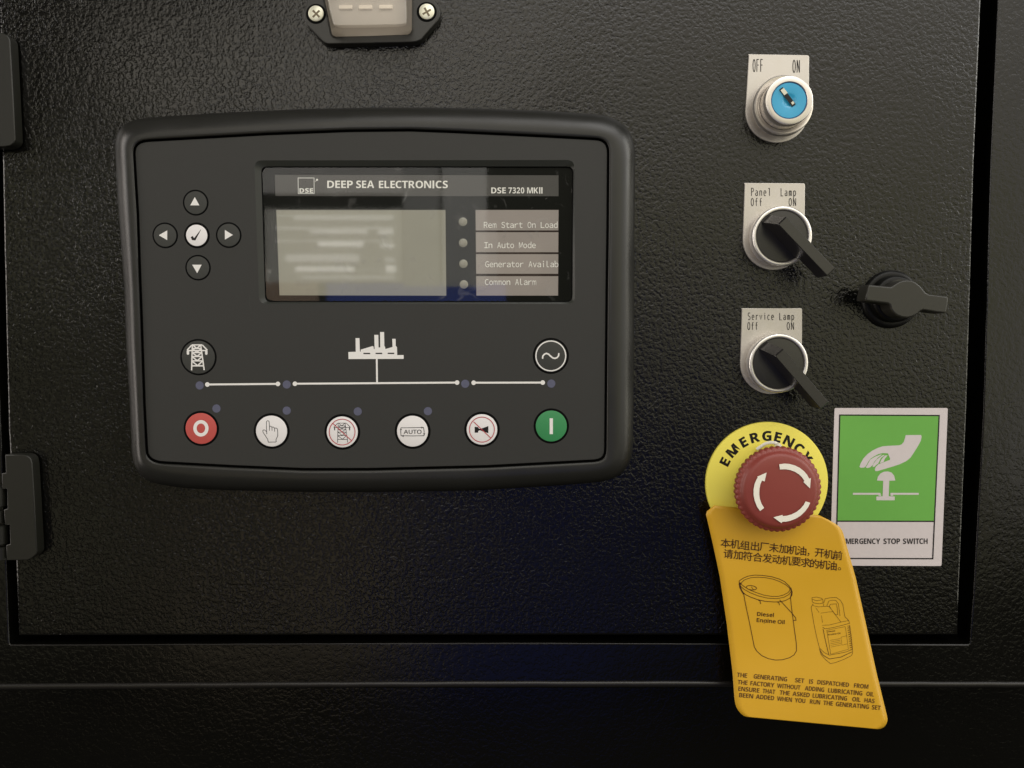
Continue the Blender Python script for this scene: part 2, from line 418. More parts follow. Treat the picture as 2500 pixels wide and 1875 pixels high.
# single-stroke lettering for the engraved plates and typed slips: unit box, y up, caps 1 high
def A_(cx, cy, rx, ry, a0, a1, n=8):
    return [(cx+rx*math.cos(math.radians(a0+(a1-a0)*k/n)), cy+ry*math.sin(math.radians(a0+(a1-a0)*k/n))) for k in range(n+1)]
X = .68
def bowl(): return A_(.32, X/2, .26, X/2, 40, 320, 12)
SG = {
 'O': [A_(.35, .5, .28, .5, 90, 450, 16)], 'F': [[(.1, 0), (.1, 1), (.62, 1)], [(.1, .54), (.54, .54)]],
 'N': [[(.08, 0), (.08, 1)], [(.1, .98), (.58, .02)], [(.6, 0), (.6, 1)]],
 'P': [[(.1, 0), (.1, 1)]+A_(.34, .76, .26, .24, 90, -90)+[(.1, .52)]],
 'a': [[(.1, .6)]+A_(.32, .48, .22, .2, 120, 0, 6)+[(.54, 0)], [(.54, .4)]+A_(.3, .2, .22, .19, 100, 270, 8)+[(.54, .12)]],
 'n': [[(.1, 0), (.1, X)], [(.1, .5)]+A_(.34, .46, .22, .22, 130, 0, 6)+[(.56, 0)]],
 'e': [[(.08, .36), (.58, .36)]+A_(.33, .34, .25, .34, 5, 310, 12)],
 'l': [[(.2, 1), (.38, 1), (.38, .0)], [(.16, 0), (.58, 0)]], '1': [[(.12, .97), (.42, .97), (.42, 0)]],
 'L': [[(.12, 1), (.12, 0), (.6, 0)]],
 'm': [[(.06, 0), (.06, X)], [(.06, .52)]+A_(.19, .52, .13, .15, 140, 0, 5)+[(.33, 0)], [(.33, .52)]+A_(.47, .52, .13, .15, 140, 0, 5)+[(.61, 0)]],
 'p': [[(.1, -.28), (.1, X)], [(.1, .5)]+A_(.34, .34, .24, .34, 150, -150, 12)],
 'f': [[(.28, 0), (.28, .8)]+A_(.46, .8, .18, .2, 170, 60, 5), [(.06, .62), (.54, .62)]],
 'S': [A_(.34, .75, .26, .25, 30, 270, 8)+A_(.34, .25, .26, .25, 90, -150, 8)],
 'r': [[(.16, 0), (.16, X)], [(.16, .46)]+A_(.4, .46, .22, .21, 140, 40, 5)],
 'v': [[(.06, X), (.33, 0), (.6, X)]], 'i': [[(.2, X), (.36, X), (.36, 0)], [(.36, .86), (.36, .98)]],
 'c': [A_(.34, .34, .26, .34, 45, 315, 12)], 'I': [[(.34, 0), (.34, 1)], [(.12, 1), (.56, 1)], [(.12, 0), (.56, 0)]],
 'R': [[(.1, 0), (.1, 1)]+A_(.34, .76, .26, .24, 90, -90)+[(.1, .52)], [(.34, .52), (.62, 0)]],
 't': [[(.28, .92), (.28, .15)]+A_(.46, .16, .18, .16, 180, 290, 5), [(.06, X), (.56, X)]],
 'd': [[(.56, 1), (.56, 0)], A_(.32, .34, .24, .34, 30, 330, 12)],
 'o': [A_(.34, .34, .27, .34, 90, 450, 14)], 'A': [[(.04, 0), (.34, 1), (.64, 0)], [(.14, .33), (.54, .33)]],
 'u': [[(.1, X), (.1, .2)]+A_(.32, .2, .22, .2, 180, 300, 6)+[(.56, .16)], [(.56, X), (.56, 0)]],
 'M': [[(.05, 0), (.05, 1), (.34, .45), (.63, 1), (.63, 0)]], 'G': [A_(.36, .5, .28, .5, 50, 320, 12)+[(.6, .42), (.38, .42)]],
 'C': [A_(.38, .5, .3, .5, 55, 305, 12)], 'b': [[(.1, 1), (.1, 0)], A_(.34, .34, .24, .34, 150, -150, 12)],
}
def stroke_text(ink, txt, x0, yb, adv, cap, w, slope=0.0, sx=1.0):
    for i, ch in enumerate(txt):
        if ch == ' ': continue
        for st in SG[ch]:
            pts = [(x0+(i+px_*sx)*adv, yb+slope*(i+px_)*adv-py_*cap) for px_, py_ in st]
            ink.line(pts, w)
H_ = lambda x, y, h: W(x, y, h)

# ------------------------------------------------------------------ the cabinet: door, frame, lower panel
void_y = -22
def box_rows(poly, h1, h0, r=.8, seg=3, sc=1.0):
    return prism(poly, h0, h1, r, seg)
cab = thing('control_cabinet', 'black wrinkle-painted steel cabinet front whose door carries the controller and switches', 'cabinet', W(1200, 800))
door_poly = [(-4, -60), (2400, -60), (2397, 0), (2380, 400), (2362, 1000), (2343, 1450), (2340, 1551), (44, 1553), (37, 1371), (19, 1050), (8, 600)]
obj('door', *prism(door_poly, -16, 0, 1.2, 4), M['paint'], cab)
# right upright, left upright, bottom rail share one sheet: a U cut in one piece
U = [(2560, -60), (2560, 1669), (-60, 1674), (-60, -60), (-22, -60), (-14, 600), (2, 1050), (15, 1371), (22, 1569),
     (24, 1573), (1250, 1570.5), (2364, 1573), (2368, 1571), (2377, 1450), (2401.6, 1000), (2419, 400), (2437, 0), (2440, -60)]
U = list(reversed(U))
frame = obj('frame', *prism(U, -24, -1, .55, 3), M['paint_soft'], cab)
# rolled lower edge of the rail turning back into the recess
rows = []
for k in range(9):
    a = math.pi/2*k/8; r = 3.0
    row = []
    for i in range(41):
        x = -80+2680*i/40; y = 1670
        p = W(x, y, -1)
        row.append(Vector((p.x, (1+r-r*math.cos(a))*MM+.0001, p.z-(r*math.sin(a))*MM)))
    rows.append(row)
rows.append([Vector((v.x, .05, v.z)) for v in rows[-1]])
obj('rolled_edge', *loft(rows, False), M['paint_soft'], frame)
p0 = W(-200, 1600, -30); p1 = W(2700, 2050, -30)
lp = [(p0.x, p0.z), (p1.x, p0.z), (p1.x, p1.z), (p0.x, p1.z)]
vs = [Vector((x, .030, z)) for x, z in lp]+[Vector((x, .036, z)) for x, z in lp]
obj('lower_panel', vs, [(0, 1, 2, 3), (7, 6, 5, 4), (0, 4, 5, 1), (1, 5, 6, 2), (2, 6, 7, 3), (3, 7, 4, 0)], M['paint_soft'], cab, smooth=False)
q0 = W(-150, -150, -22); q1 = W(2650, 1640, -22)
bk = flatobj('cabinet_interior', [[Vector((q0.x, .020, q0.z)), Vector((q1.x, .020, q0.z)), Vector((q1.x, .020, q1.z)), Vector((q0.x, .020, q1.z))]], M['void'])
bk['kind'] = 'structure'

# rounded beads added to catch highlight lines at the door opening and lower fold
def bead(name, pts, r, h, m, parent):
    c = [W(x, y, h) for x, y in pts]; rows = []
    for k in range(13):
        a = math.pi*k/12
        rows.append([p+Vector((0, -r*math.sin(a)*.8, r*math.cos(a)))*MM for p in c])
    return obj(name, *loft(rows, False), m, parent)
def dense(pts, n=60, jit=.35):
    out = []
    for k in range(n+1):
        x = pts[0][0]+(pts[-1][0]-pts[0][0])*k/n
        for a_, b_ in zip(pts, pts[1:]):
            if a_[0] <= x <= b_[0]+1e-6: y = a_[1]+(b_[1]-a_[1])*(x-a_[0])/(b_[0]-a_[0]); break
        out.append((x, y+random.uniform(-jit, jit)))
    return out
bead('opening_highlight_bead', dense([(26, 1576), (700, 1572.5), (1250, 1571), (1800, 1573), (2364, 1576)]), .35, -1.0, M['lip'], frame)
bead('door_highlight_bead', dense([(48, 1566.5), (700, 1564), (1250, 1562.5), (1800, 1564), (2338, 1567)], jit=.5), .3, -6, M['lip'], frame)
bead('fold_highlight_bead', dense([(-90, 1676), (0, 1676), (700, 1671), (1250, 1669), (1900, 1669.5), (2600, 1671)], 90, .4), 1.5, -1.2, M['lip'], frame)

# ------------------------------------------------------------------ hinges
z6 = Z(0, 1080, 5.184)
def hinge(name, label, leaf, knucks, base):
    t = thing(name, label, 'hinge', base, 'hinges on the left edge of the door')
    obj('leaf', *prism(leaf, 1.0, 6.5, .45, 3), M['hinge'], t, ang=50)
    for (kx, ky0, ky1, r) in knucks:
        rows = []
        a_, b_ = W(kx, ky0, 3), W(kx, ky1, 3)
        for k in range(5):
            zf = [0, .04, .5, .96, 1][k]; rf = [.86, 1, 1, 1, .86][k]
            c = a_.lerp(b_, zf)
            rows.append([Vector((c.x+r*MM*rf*math.cos(2*math.pi*j/28), c.y+r*MM*rf*math.sin(2*math.pi*j/28), c.z)) for j in range(28)])
        obj('knuckle', *loft(rows, True, True, True), M['hinge'], t)
    return t
leaf = z6((62, 155), (290, 152), (355, 172), (390, 205), (406, 270), (435, 750), (470, 1380), (455, 1420), (405, 1465), (355, 1492), (82, 1495),
          (76, 1300), (125, 1285), (120, 1050), (60, 1045), (45, 852), (92, 838), (86, 592), (24, 590), (20, 392), (70, 385))
hinge('door_hinge', 'black notched hinge low on the left edge of the door', leaf, [(-1, 1186, 1236, 3.2), (2, 1282, 1328, 3.2), (6, 1334, 1366, 2.4), (-1, 1246, 1276, 2.2)], W(20, 1240, 1))
leaf2 = [(-60, 78), (-2, 78), (8, 80), (20, 88), (24.5, 98), (31, 220), (37, 340), (34, 348), (26, 355), (12, 358), (-60, 359)]
hinge('door_hinge', 'plain dark hinge plate at the upper left near the top of the photo', leaf2, [(-66, 100, 340, 3.2)], W(0, 220, 1))

# ------------------------------------------------------------------ controller
FH = 8.0
ctrl = thing('generator_controller', 'large charcoal generator controller with grey screen and round membrane buttons', 'controller', W(915, 730))
def bez(p0, c, p2, n=8): return [((1-t)**2*p0[0]+2*t*(1-t)*c[0]+t*t*p2[0], (1-t)**2*p0[1]+2*t*(1-t)*c[1]+t*t*p2[1]) for t in [k/n for k in range(1, n)]]
def loop(top, right, bot, left, corners):
    """corners: control points TR, BR, BL, TL"""
    return top+bez(top[-1], corners[0], right[0])+right+bez(right[-1], corners[1], bot[0])+bot+bez(bot[-1], corners[2], left[0])+left+bez(left[-1], corners[3], top[0])
OUT = loop([(352, 288.6), (450, 281), (562, 274), (750, 266), (900, 262.5), (1050, 262), (1200, 265.5), (1330, 270.5), (1455, 279)],
           [(1551, 372), (1549, 560), (1548, 700), (1547, 917), (1545.6, 1080)],
           [(1462, 1177), (1370, 1185), (1153, 1198), (900, 1202), (742, 1201), (560, 1197), (453, 1192), (398, 1184)],
           [(322, 1105), (316, 975), (308, 845), (303, 700), (298, 634), (287, 489), (281, 365)],
           [(1546, 287), (1546, 1168), (327, 1176), (277, 293)])
INN = loop([(360, 341), (424, 337.5), (652, 324.8), (851, 317), (1000, 315.5), (1117, 320), (1334, 330.5), (1455, 337)],
           [(1487.5, 370), (1486, 562), (1484, 700), (1482, 917), (1480.5, 1100)],
           [(1452, 1127.5), (1406, 1130), (1189, 1141.5), (900, 1148.5), (742, 1148.5), (562, 1141), (399, 1132)],
           [(356, 1103), (350, 989), (343, 775), (339, 670), (334, 525), (325, 375)],
           [(1486, 339), (1480, 1125), (360, 1130), (325, 343)])
def raycast(poly, cx, cy, N):
    out = []
    for k in range(N):
        a = 2*math.pi*k/N+.0007; dx, dy = math.cos(a), math.sin(a); best = None
        for i in range(len(poly)):
            x0, y0 = poly[i-1]; x1, y1 = poly[i]
            ex, ey = x1-x0, y1-y0; den = dx*ey-dy*ex
            if abs(den) < 1e-12: continue
            t = ((x0-cx)*ey-(y0-cy)*ex)/den; u = ((x0-cx)*dy-(y0-cy)*dx)/den
            if t > 0 and -1e-9 <= u <= 1+1e-9 and (best is None or t > best): best = t
        out.append((cx+dx*best, cy+dy*best))
    return out
NC = 480; CX, CY = 950, 700
ro = raycast(OUT, CX, CY, NC); ri = raycast(INN, CX, CY, NC)
def mixl(a, b, t): return [(p[0]*(1-t)+q[0]*t, p[1]*(1-t)+q[1]*t) for p, q in zip(a, b)]
rows = []
HB = 9.0
for t, h in [(0, .1), (0, 1.6)]: rows.append([W(x, y, h) for x, y in mixl(ro, ri, t)])
for k in range(1, 13):
    a = math.pi/2*k/12
    t = .72*(1-math.cos(a)); h = 1.6+(HB-1.6)*math.sin(a)
    rows.append([W(x, y, h) for x, y in mixl(ro, ri, t)])
for t, h in [(.86, HB), (.955, HB-.1), (.99, HB-.4), (1.0, HB-.9)]: rows.append([W(x, y, h) for x, y in mixl(ro, ri, t)])
obj('housing', *loft(rows), M['housing'], ctrl, ang=60)
gi = raycast(inset(INN, 5.5), CX, CY, NC)
rows = [[W(x, y, HB-.9) for x, y in ri], [W(x, y, FH-2.2) for x, y in ri], [W(x, y, FH-2.2) for x, y in gi], [W(x, y, FH-.25) for x, y in gi]]
obj('seal', *loft(rows), M['groove'], ctrl)
# display recess outlines
CH0 = fillet([(621, 391.5), (1402, 390.5), (1404, 742), (633, 742)], 18, 6)
GL = fillet([(639.5, 408.5), (1397.5, 408.5), (1395.5, 735.5), (649.5, 735.5)], 13, 6)
dcx, dcy = 1018, 570
NF = 640
gf = raycast(inset(INN, 5.5), dcx, dcy, NF); gf2 = raycast(inset(INN, 6.6), dcx, dcy, NF)
ch = raycast(CH0, dcx, dcy, NF); gl = raycast(GL, dcx, dcy, NF)
rows = [[W(x, y, FH-.25) for x, y in gf], [W(x, y, FH) for x, y in gf2], [W(x, y, FH) for x, y in ch]]
obj('face_plate', *loft(rows), M['face'], ctrl, ang=25)
gl_o = raycast(inset(GL, -2.2), dcx, dcy, NF)
rows = [[W(x, y, FH) for x, y in ch], [W(x, y, FH-1.3) for x, y in gl_o]]
obj('display_surround', *loft(rows), M['bezel'], ctrl)
rows = [[W(x, y, FH-1.3) for x, y in gl_o], [W(x, y, FH-1.8) for x, y in gl], [W(x, y, FH-3.0) for x, y in gl]]
obj('display_seal', *loft(rows), M['groove'], ctrl)
DH = FH-2.3
disp = flatobj('display', [[W(x, y, DH) for x, y in gl]], M['screenblack'], ctrl)
dz = Z(630, 390, 4.608); dz2 = Z(1050, 390, 4.608)
def q(pts, h): return [W(x, y, h) for x, y in pts]
hd = flatobj('header_strip', [q([(671.2, 427), (1363.6, 428), (1363.6, 479), (672.5, 478.3)], DH+.05)], M['header'], disp)
flatobj('screen', [q([(674.5, 512.6), (1087.5, 512.6), (1089.6, 721.8), (682.5, 721)], DH+.05)], M['lcd'], disp)
rowsY = [(512.6, 562.5), (566.9, 615.7), (620.5, 668.4), (674.3, 721.6)]
for a, b in rowsY:
    flatobj('label_slip', [q([(1161+.01*(a-512), a), (1363.6-.005*(a-512), a), (1363.4-.005*(b-512), b), (1161+.01*(b-512), b)], DH+.05)], M['slip'], disp)
flatobj('slip_pocket', [q([(1160.6, 512), (1364, 512), (1363, 722), (1162, 722)], DH+.03)], M['slipline'], disp)
for t_, x0_, x1_, yb_, cp_ in (('DEEP', 798.8, 861.5, 459, 18), ('SEA', 869.5, 913.5, 459, 18), ('ELECTRONICS', 925, 1093.3, 459.3, 18), ('DSE', 1199.3, 1235, 472, 14.3), ('7320', 1241, 1280, 472, 14.3), ('MKII', 1287, 1324.5, 472, 14.3)):
    flatobj('lettering', word(t_, x0_, x1_, yb_, cp_, H_, DH+.11), M['white'], disp)
ik = Ink(H_, DH+.10)
ik.line([(727.7, 434.5), (766.7, 434.5), (767, 472.5), (728.3, 472.5)], 1.5, True)
ik.p += word('DSE', 731, 764.5, 470.4, 10.6, H_, DH+.11, 0, .02)
ik.poly(circ(774, 439, 2.6)).line([(769, 444), (773, 440)], 1)
ik.make('logo_mark', M['pale'], disp)
ik = Ink(H_, DH+.11)
ik.p += typed('Rem Start On Load', 1180.5, 556.3, 10.68, 14.2, H_, DH+.11)
ik.p += typed('In Auto Mode', 1181.5, 605.6, 10.6, 14.2, H_, DH+.11)
ik.p += typed('Generator Availab', 1183.8, 652.2, 10.6, 14.2, H_, DH+.11)
ik.p += typed('Common Alarm', 1183.2, 695.7, 10.55, 14.2, H_, DH+.11)
ik.make('slip_lettering', M['white'], disp)
for x, y in ((1130.3, 541.5), (1130.7, 593), (1131.4, 644), (1132.5, 694.5)):
    c = W(x, y, DH); obj('indicator', *lathe(c, [(2.0, DH), (1.95, DH+.15), (1.5, DH+.33), (.9, DH+.42), (.3, DH+.45)], 24), M['led_lens'], disp)
# window pane
pg = raycast(inset(GL, .6), dcx, dcy, 200)
rows = [[W(x, y, FH-1.75) for x, y in pg], [W(x, y, FH-1.45) for x, y in pg]]
obj('window_pane', [W(x, y, FH-1.62) for x, y in pg], [list(range(len(pg)))], M['glass'], ctrl, smooth=False)
# small scuffs left on the window
for (x, y, l_, a_) in ((868, 478, 8, 80), (815, 482, 5, 60), (803, 449, 4, 30), (1222, 453, 6, 80), (1244, 458, 6, 95), (1302, 452, 4, 70), (1147, 464, 5, 60), (1297, 508, 4, 20), (1336, 478, 3, 90), (1331, 486, 6, 30), (1395, 470, 9, 85)):
    a = math.radians(a_); ik = Ink(H_, FH-1.60)
    ik.line([(x, y), (x+l_*.5*math.cos(a)+.8, y-l_*.5*math.sin(a)), (x+l_*math.cos(a), y-l_*math.sin(a))], .9)
    ik.make('scuff', M['header'], ctrl)

# membrane buttons
def button(name, x, y, r_out, r_in, m, label=None, dome=.35):
    c = W(x, y, FH)
    s_ = (D/F)/MM*(1-FH*MM/D)
    base = obj(name, *lathe(c, [(r_in*s_, FH+.06), (r_in*s_, FH+dome*.7), ((r_in-2)*s_, FH+dome), (.3, FH+dome)], 56), m, ctrl)
    if label: base['label'] = label
    k = len([o for o in bpy.data.objects])
    vs, fs = lathe(c, [(r_out*s_, FH+.02), ((r_out-1)*s_, FH+.10), ((r_in+.2)*s_, FH+.08)], 56, cap1=False)
    obj('button_ring', vs, fs, M['groove'], base)
    return base, FH+dome+.03
for (x, y, tri) in ((477.8, 494.8, [(475.6, 481), (464.5, 501.3), (486.6, 501.3)]), (403.3, 574.7, [(387.6, 574.3), (408.2, 562.5), (408.2, 586.2)]),
                    (558.4, 574, [(568.6, 573.6), (549, 561.4), (549, 585)]), (483.5, 653.5, [(481.4, 667), (469.2, 646.3), (492.2, 646.3)])):
    b, h = button('navigation_button', x, y, 31, 27, M['btn_grey'], dome=.2)
    Ink(H_, h).poly(tri).make('arrow', M['pale'], b)
b, h = button('confirm_button', 480.7, 574.7, 31, 25.5, M['btn_white'], 'white centre button with a tick')
Ink(H_, h).poly([(465.8, 578.7), (470.5, 576.2), (473.8, 581.5), (490.8, 559.5), (489.5, 563), (476.8, 587), (468.6, 586)]).make('tick', M['ink'], b)

ZP = Z(420, 800, 11.06)
PYL = [[(548, 465), (528, 1150)], [(775, 465), (868, 1145)], [(535, 465), (815, 465)], [(530, 470), (405, 610)], [(820, 470), (955, 610)],
       [(405, 617), (950, 617)], [(548, 560), (790, 560)], [(550, 672), (800, 672)], [(545, 778), (800, 778)], [(540, 895), (815, 895)], [(535, 1030), (845, 1030)],
       [(575, 480), (670, 560), (755, 480)], [(565, 570), (670, 665), (785, 570)], [(560, 685), (675, 770), (790, 685)], [(555, 790), (680, 890), (800, 790)], [(545, 910), (690, 1025), (820, 905)]]
def pylon(ik, f, w):
    for st in PYL: ik.line([f(x, y) for x, y in st], w)
    for x in (430, 925): ik.line([f(x, 625), f(x, 700)], w*1.9).dot(*f(x, 700), w*.95)
b, h = button('mains_button', 484.6, 872, 44.5, 40, M['btn_grey'], dome=.25)
ik = Ink(H_, h); pylon(ik, lambda x, y: ZP((x, y))[0], 3.1); ik.make('pylon_symbol', M['pale'], b)
b, h = button('generator_button', 1344.8, 868.9, 44, 39, M['btn_grey'], dome=.25)
ik = Ink(H_, h); ik.arc(1344.8, 868.9, 36.3, 36.3, 0, 360, 2.8, n=56)
z4 = Z(900, 700, 2.765)
ik.line(z4((1174, 486), (1176, 468), (1186, 456), (1200, 450), (1214, 455), (1228, 468), (1242, 480), (1257, 484), (1272, 479), (1282, 466), (1284, 448)), 3.6)
ik.make('sine_symbol', M['pale'], b)

b, h = button('stop_button', 491.5, 1046, 43.5, 38, M['btn_red'], 'red stop button marked O')
ik = Ink(H_, h); ik.arc(490.5, 1045.7, 14.5, 16, 0, 360, 8.2, n=40); ik.make('letter_o', M['pale'], b)
b, h = button('manual_button', 663.3, 1052.3, 44, 38, M['btn_white'], 'white button with a pointing hand')
zh = Z(600, 990, 13.83); ik = Ink(H_, h)
hand = zh((710, 965), (700, 740), (698, 560), (712, 525), (745, 512), (780, 528), (792, 570), (798, 700))
ik.line(hand, 1.35)
ik.line(zh((800, 850), (798, 698), (850, 700), (885, 740), (888, 850)), 1.35)
ik.line(zh((888, 735), (920, 722), (955, 745), (975, 775), (975, 880)), 1.35)
ik.line(zh((978, 770), (1015, 757), (1055, 778), (1075, 820), (1080, 900), (1080, 1030), (1035, 1120), (1018, 1170), (1030, 1215), (1020, 1232), (762, 1237), (748, 1180), (740, 1140), (620, 960), (580, 895), (575, 850), (600, 825), (640, 828), (675, 855), (700, 885)), 1.35)
ik.make('hand_symbol', M['ink'], b)
b, h = button('mains_off_button', 835.8, 1054.4, 44, 38, M['btn_white'], 'white button with a crossed-out pylon')
zb = Z(760, 980, 4.608)
fx = lambda x, y: (760+((x-405)*(440-252)/(955-405)+253)/4.608, 980+((y-465)*(465-243)/(1150-465)+244)/4.608)
ik = Ink(H_, h); pylon(ik, fx, 1.25); ik.make('pylon_symbol', M['ink'], b)
ik = Ink(H_, h+.06); ik.arc(835.2, 1054.8, 31.5, 31.5, 0, 360, 1.9, n=48); ik.line([(813, 1034), (858.5, 1076)], 1.9); ik.make('prohibition_ring', M['inkred'], b)
b, h = button('auto_button', 1007.4, 1052.6, 44, 38, M['btn_white'], 'white button marked AUTO')
ik = Ink(H_, h); ik.line(zb((1008, 297), (1130, 296), (1262, 293), (1270, 340), (1268, 386), (1130, 388), (1010, 386), (1006, 340)), 1.5, True)
for t in ([(996, 322), (1020, 322), (1008, 303)], [(1240, 282), (1240, 306), (1258, 294)], [(1258, 360), (1282, 360), (1270, 380)], [(1038, 376), (1038, 402), (1018, 388)]): ik.poly(zb(*t))
ik.p += word('AUTO', 760+1040/4.608, 760+1240/4.608, 980+364/4.608, 9.6, H_, h+.03, 0, .012, 'r')
ik.make('auto_symbol', M['ink'], b)
b, h = button('horn_mute_button', 1176.7, 1048.3, 43.5, 37.5, M['btn_white'], 'white button with a crossed-out horn')
ik = Ink(H_, h); ik.poly(zb((1838, 285), (1876, 290), (1886, 306), (1905, 308), (1992, 277), (1992, 358), (1895, 325), (1878, 334), (1876, 352), (1838, 352))); ik.make('horn_symbol', M['ink'], b)
ik = Ink(H_, h+.06); ik.arc(1176.5, 1048.8, 30.5, 30.5, 0, 360, 1.9, n=48); ik.line([(1156, 1029.5), (1199, 1070)], 1.9); ik.make('prohibition_ring', M['inkred'], b)
b, h = button('start_button', 1345.9, 1040, 43.5, 38, M['btn_green'], 'green start button marked I')
Ink(H_, h).poly(z4((1222, 888), (1244, 888), (1244, 995), (1222, 995))).make('letter_i', M['pale'], b)
for x, y in ((487.5, 941), (700, 938.7), (1135.8, 936.9), (1345.9, 936.5), (528.4, 997.3), (700, 1002.4), (873.4, 1004.5), (1044.7, 1003.8)):
    flatobj('status_light', [disc(x, y, 10, FH+.05, 32)], M['led'], ctrl)
ik = Ink(H_, FH+.05)
for (a, b_, w) in (((506.3, 938.7), (678.5, 937.2), 4.6), ((720, 936.9), (1115.9, 934), 4.6), ((1156.4, 934.4), (1325, 934), 4.6)):
    ik.line([a, b_], w).dot(*a, 5.6).dot(*b_, 5.6)
ik.line([(919.8, 874), (920.5, 934)], 4.4)
ik.make('mimic_line', M['pale'], ctrl)
zf = Z(840, 790, 13.825)
ik = Ink(H_, FH+.06)
ik.poly(zf((145, 960), (395, 950), (387, 490), (520, 490), (535, 945), (560, 945), (560, 880), (975, 755), (1000, 790), (1005, 860), (1030, 860), (1020, 380), (1155, 380), (1165, 805), (1220, 805), (1215, 285), (1350, 285), (1360, 755), (1385, 790), (1395, 860), (1635, 790), (1625, 515), (1740, 515), (1745, 755), (1785, 790), (1795, 1065), (2010, 1060), (2012, 1190), (150, 1197)))
ft = ik.make('factory_symbol', M['pale'], ctrl)
ik = Ink(H_, FH+.12)
for x0, x1, y in ((655, 880, 1008), (1065, 1285, 1005), (1475, 1690, 1003)): ik.line(zf((x0, y), (x1, y)), 3)
ik.make('factory_window', M['ink'], ft)
Ink(H_, FH+.05).line([(608, 718), (609.5, 735), (610.5, 757)], 1.1).make('scratch', M['btn_grey'], ctrl)

# ------------------------------------------------------------------ lamp unit at the top
zl = Z(720, 0, 5.821)
lampu = thing('panel_light', 'small clear-covered panel light with two cross-head screws at the top edge', 'light', W(900, 0))
bz = [(752, -20)]+zl((160, 60), (130, 130), (120, 200), (130, 270), (160, 340), (400, 590), (430, 612), (470, 625), (1060, 615), (1650, 600), (1730, 590), (1800, 560), (2040, 280), (2062, 230), (2066, 170), (2050, 90), (1980, 0))+[(1052, -20), (1030, -60), (775, -60)]
obj('bezel', *prism(bz, 0, 4.2, .5, 3), M['housing'], lampu, ang=50)
for (x, y, r, rot) in ((771.8, 33.5, 18.3, 20), (1042, 28.8, 18.3, 35)):
    c = W(x, y, 4.2); s_ = .1946*(1-4.2/360)
    wl = flatobj('screw_well', [disc(x-.3, y+.4, r*1.34, 4.26, 40)], M['groove'], lampu)
    sc = obj('screw', *lathe(c, [(r*s_, 4.3), (r*s_*.98, 4.7), (r*s_*.8, 5.0), (.2, 5.1)], 40), M['screw'], lampu)
    ik = Ink(H_, 5.13)
    for k in range(2):
        a = math.radians(rot+45+90*k-20); dx, dy = 11.5*math.cos(a), 11.5*math.sin(a)
        ik.line([(x-dx, y-dy), (x+dx, y+dy)], 4.6)
    ik.make('cross_recess', M['slot'], sc)
cl_o = [(788, -60)]+zl((395, 0), (500, 495), (530, 530), (580, 550), (1060, 540), (1610, 520), (1660, 495), (1690, 430), (1692, 0))+[(1010, -60)]
cl_i = [(800, -60)]+zl((480, 0), (560, 330), (575, 350), (610, 356), (1060, 350), (1520, 340), (1550, 332), (1562, 310), (1560, 0))+[(988, -60)]
refl_poly = inset(cl_o, 5)
flatobj('reflector', [[W(x, y, 4.5) for x, y in refl_poly]], M['lampback'], lampu)
for (x, y) in ((843.7, 17), (891.8, 17), (941.6, 16.3)):
    ch_ = fillet([(x-16.5, y-5), (x+16.5, y-5.4), (x+16.5, y+4.6), (x-16.5, y+5)], 3, 3)
    obj('light_chip', *prism(ch_, 4.6, 5.5, .3, 2), M['lampled'], lampu)
    obj('light_chip', *prism([(a, b-54) for a, b in ch_], 4.6, 6.2, .3, 2), M['lampled'], lampu)
N = 260; cc = (900, -5)
A1 = raycast(cl_o, *cc, N); A2 = raycast(cl_i, *cc, N)
rows = [[W(x, y, 4.3) for x, y in A1]]
for k in range(0, 7):
    a = math.pi/2*k/6
    rows.append([W(x, y, 13+2.6*math.sin(a)) for x, y in mixl(A1, A2, .72+.28*(1-math.cos(a)))])
obj('cover', *loft(rows, True, False, True), M['clear'], lampu, ang=40)

# ------------------------------------------------------------------ switches with legend plates
def plate(parent, tl, tr, cb, r, name='legend_plate'):
    pts = fillet([tl, tr, (cb[0]+r, cb[1])], [5, 5, 0], 4)
    pts += [(cb[0]+r*math.cos(a), cb[1]+r*math.sin(a)) for a in [math.pi*k/28 for k in range(1, 29)]]
    return obj(name, *prism(pts, .05, 1.0, .18, 2), M['steelplate'], parent)
sw = thing('key_switch', 'silver key switch with bright blue lock face under an OFF ON plate', 'switch', W(1897.5, 271))
pl = plate(sw, (1824.8, 132), (1975.6, 134.5), (1897.5, 271), 77)
ik = Ink(H_, 1.06)
stroke_text(ik, 'OFF', 1837.7, 175, 9.3, 30, 1.9, sx=1.05); stroke_text(ik, 'ON', 1935, 177, 10.4, 30.5, 1.9, sx=1.05)
ik.make('plate_lettering', M['ink'], pl)
c = W(1897.5, 271, 1); c = Vector((c.x, 0, c.z))
kx = W(1914, 256, 9.2); c = Vector((kx.x, 0, kx.z))
obj('collar', *lathe(c, [(11.2, .9), (11.2, 4.6), (13.2, 5.3), (13.55, 5.9), (13.55, 8.4), (13.3, 9.0), (12.8, 9.3), (12.0, 9.2), (11.2, 8.7), (10.9, 8.6)], 90, cap1=False), M['alu'], sw)
obj('barrel', *lathe(c, [(10.75, 7), (10.75, 15.3), (10.55, 15.8), (10.1, 16), (8.25, 16.0), (8.1, 15.8), (8.1, 15)], 90, cap1=False), M['alu'], sw)
bl = obj('lock_face', *lathe(c, [(8.1, 15.3), (7.75, 15.45), (7.6, 15.65), (3.6, 15.65), (2.8, 15.45), (2.2, 15.15), (.2, 15.0)], 72), M['blue'], sw)
obj('lock_rim', *lathe(c, [(8.12, 15.2), (8.12, 15.55), (7.75, 15.56), (7.7, 15.4)], 72, cap1=False), M['blue_dark'], bl)
zk = Z(1700, 80, 3.687)
ik = Ink(H_, 15.9); ik.line(zk((762, 500), (880, 655)), 11); ik.make('key_slot', M['ink'], bl)
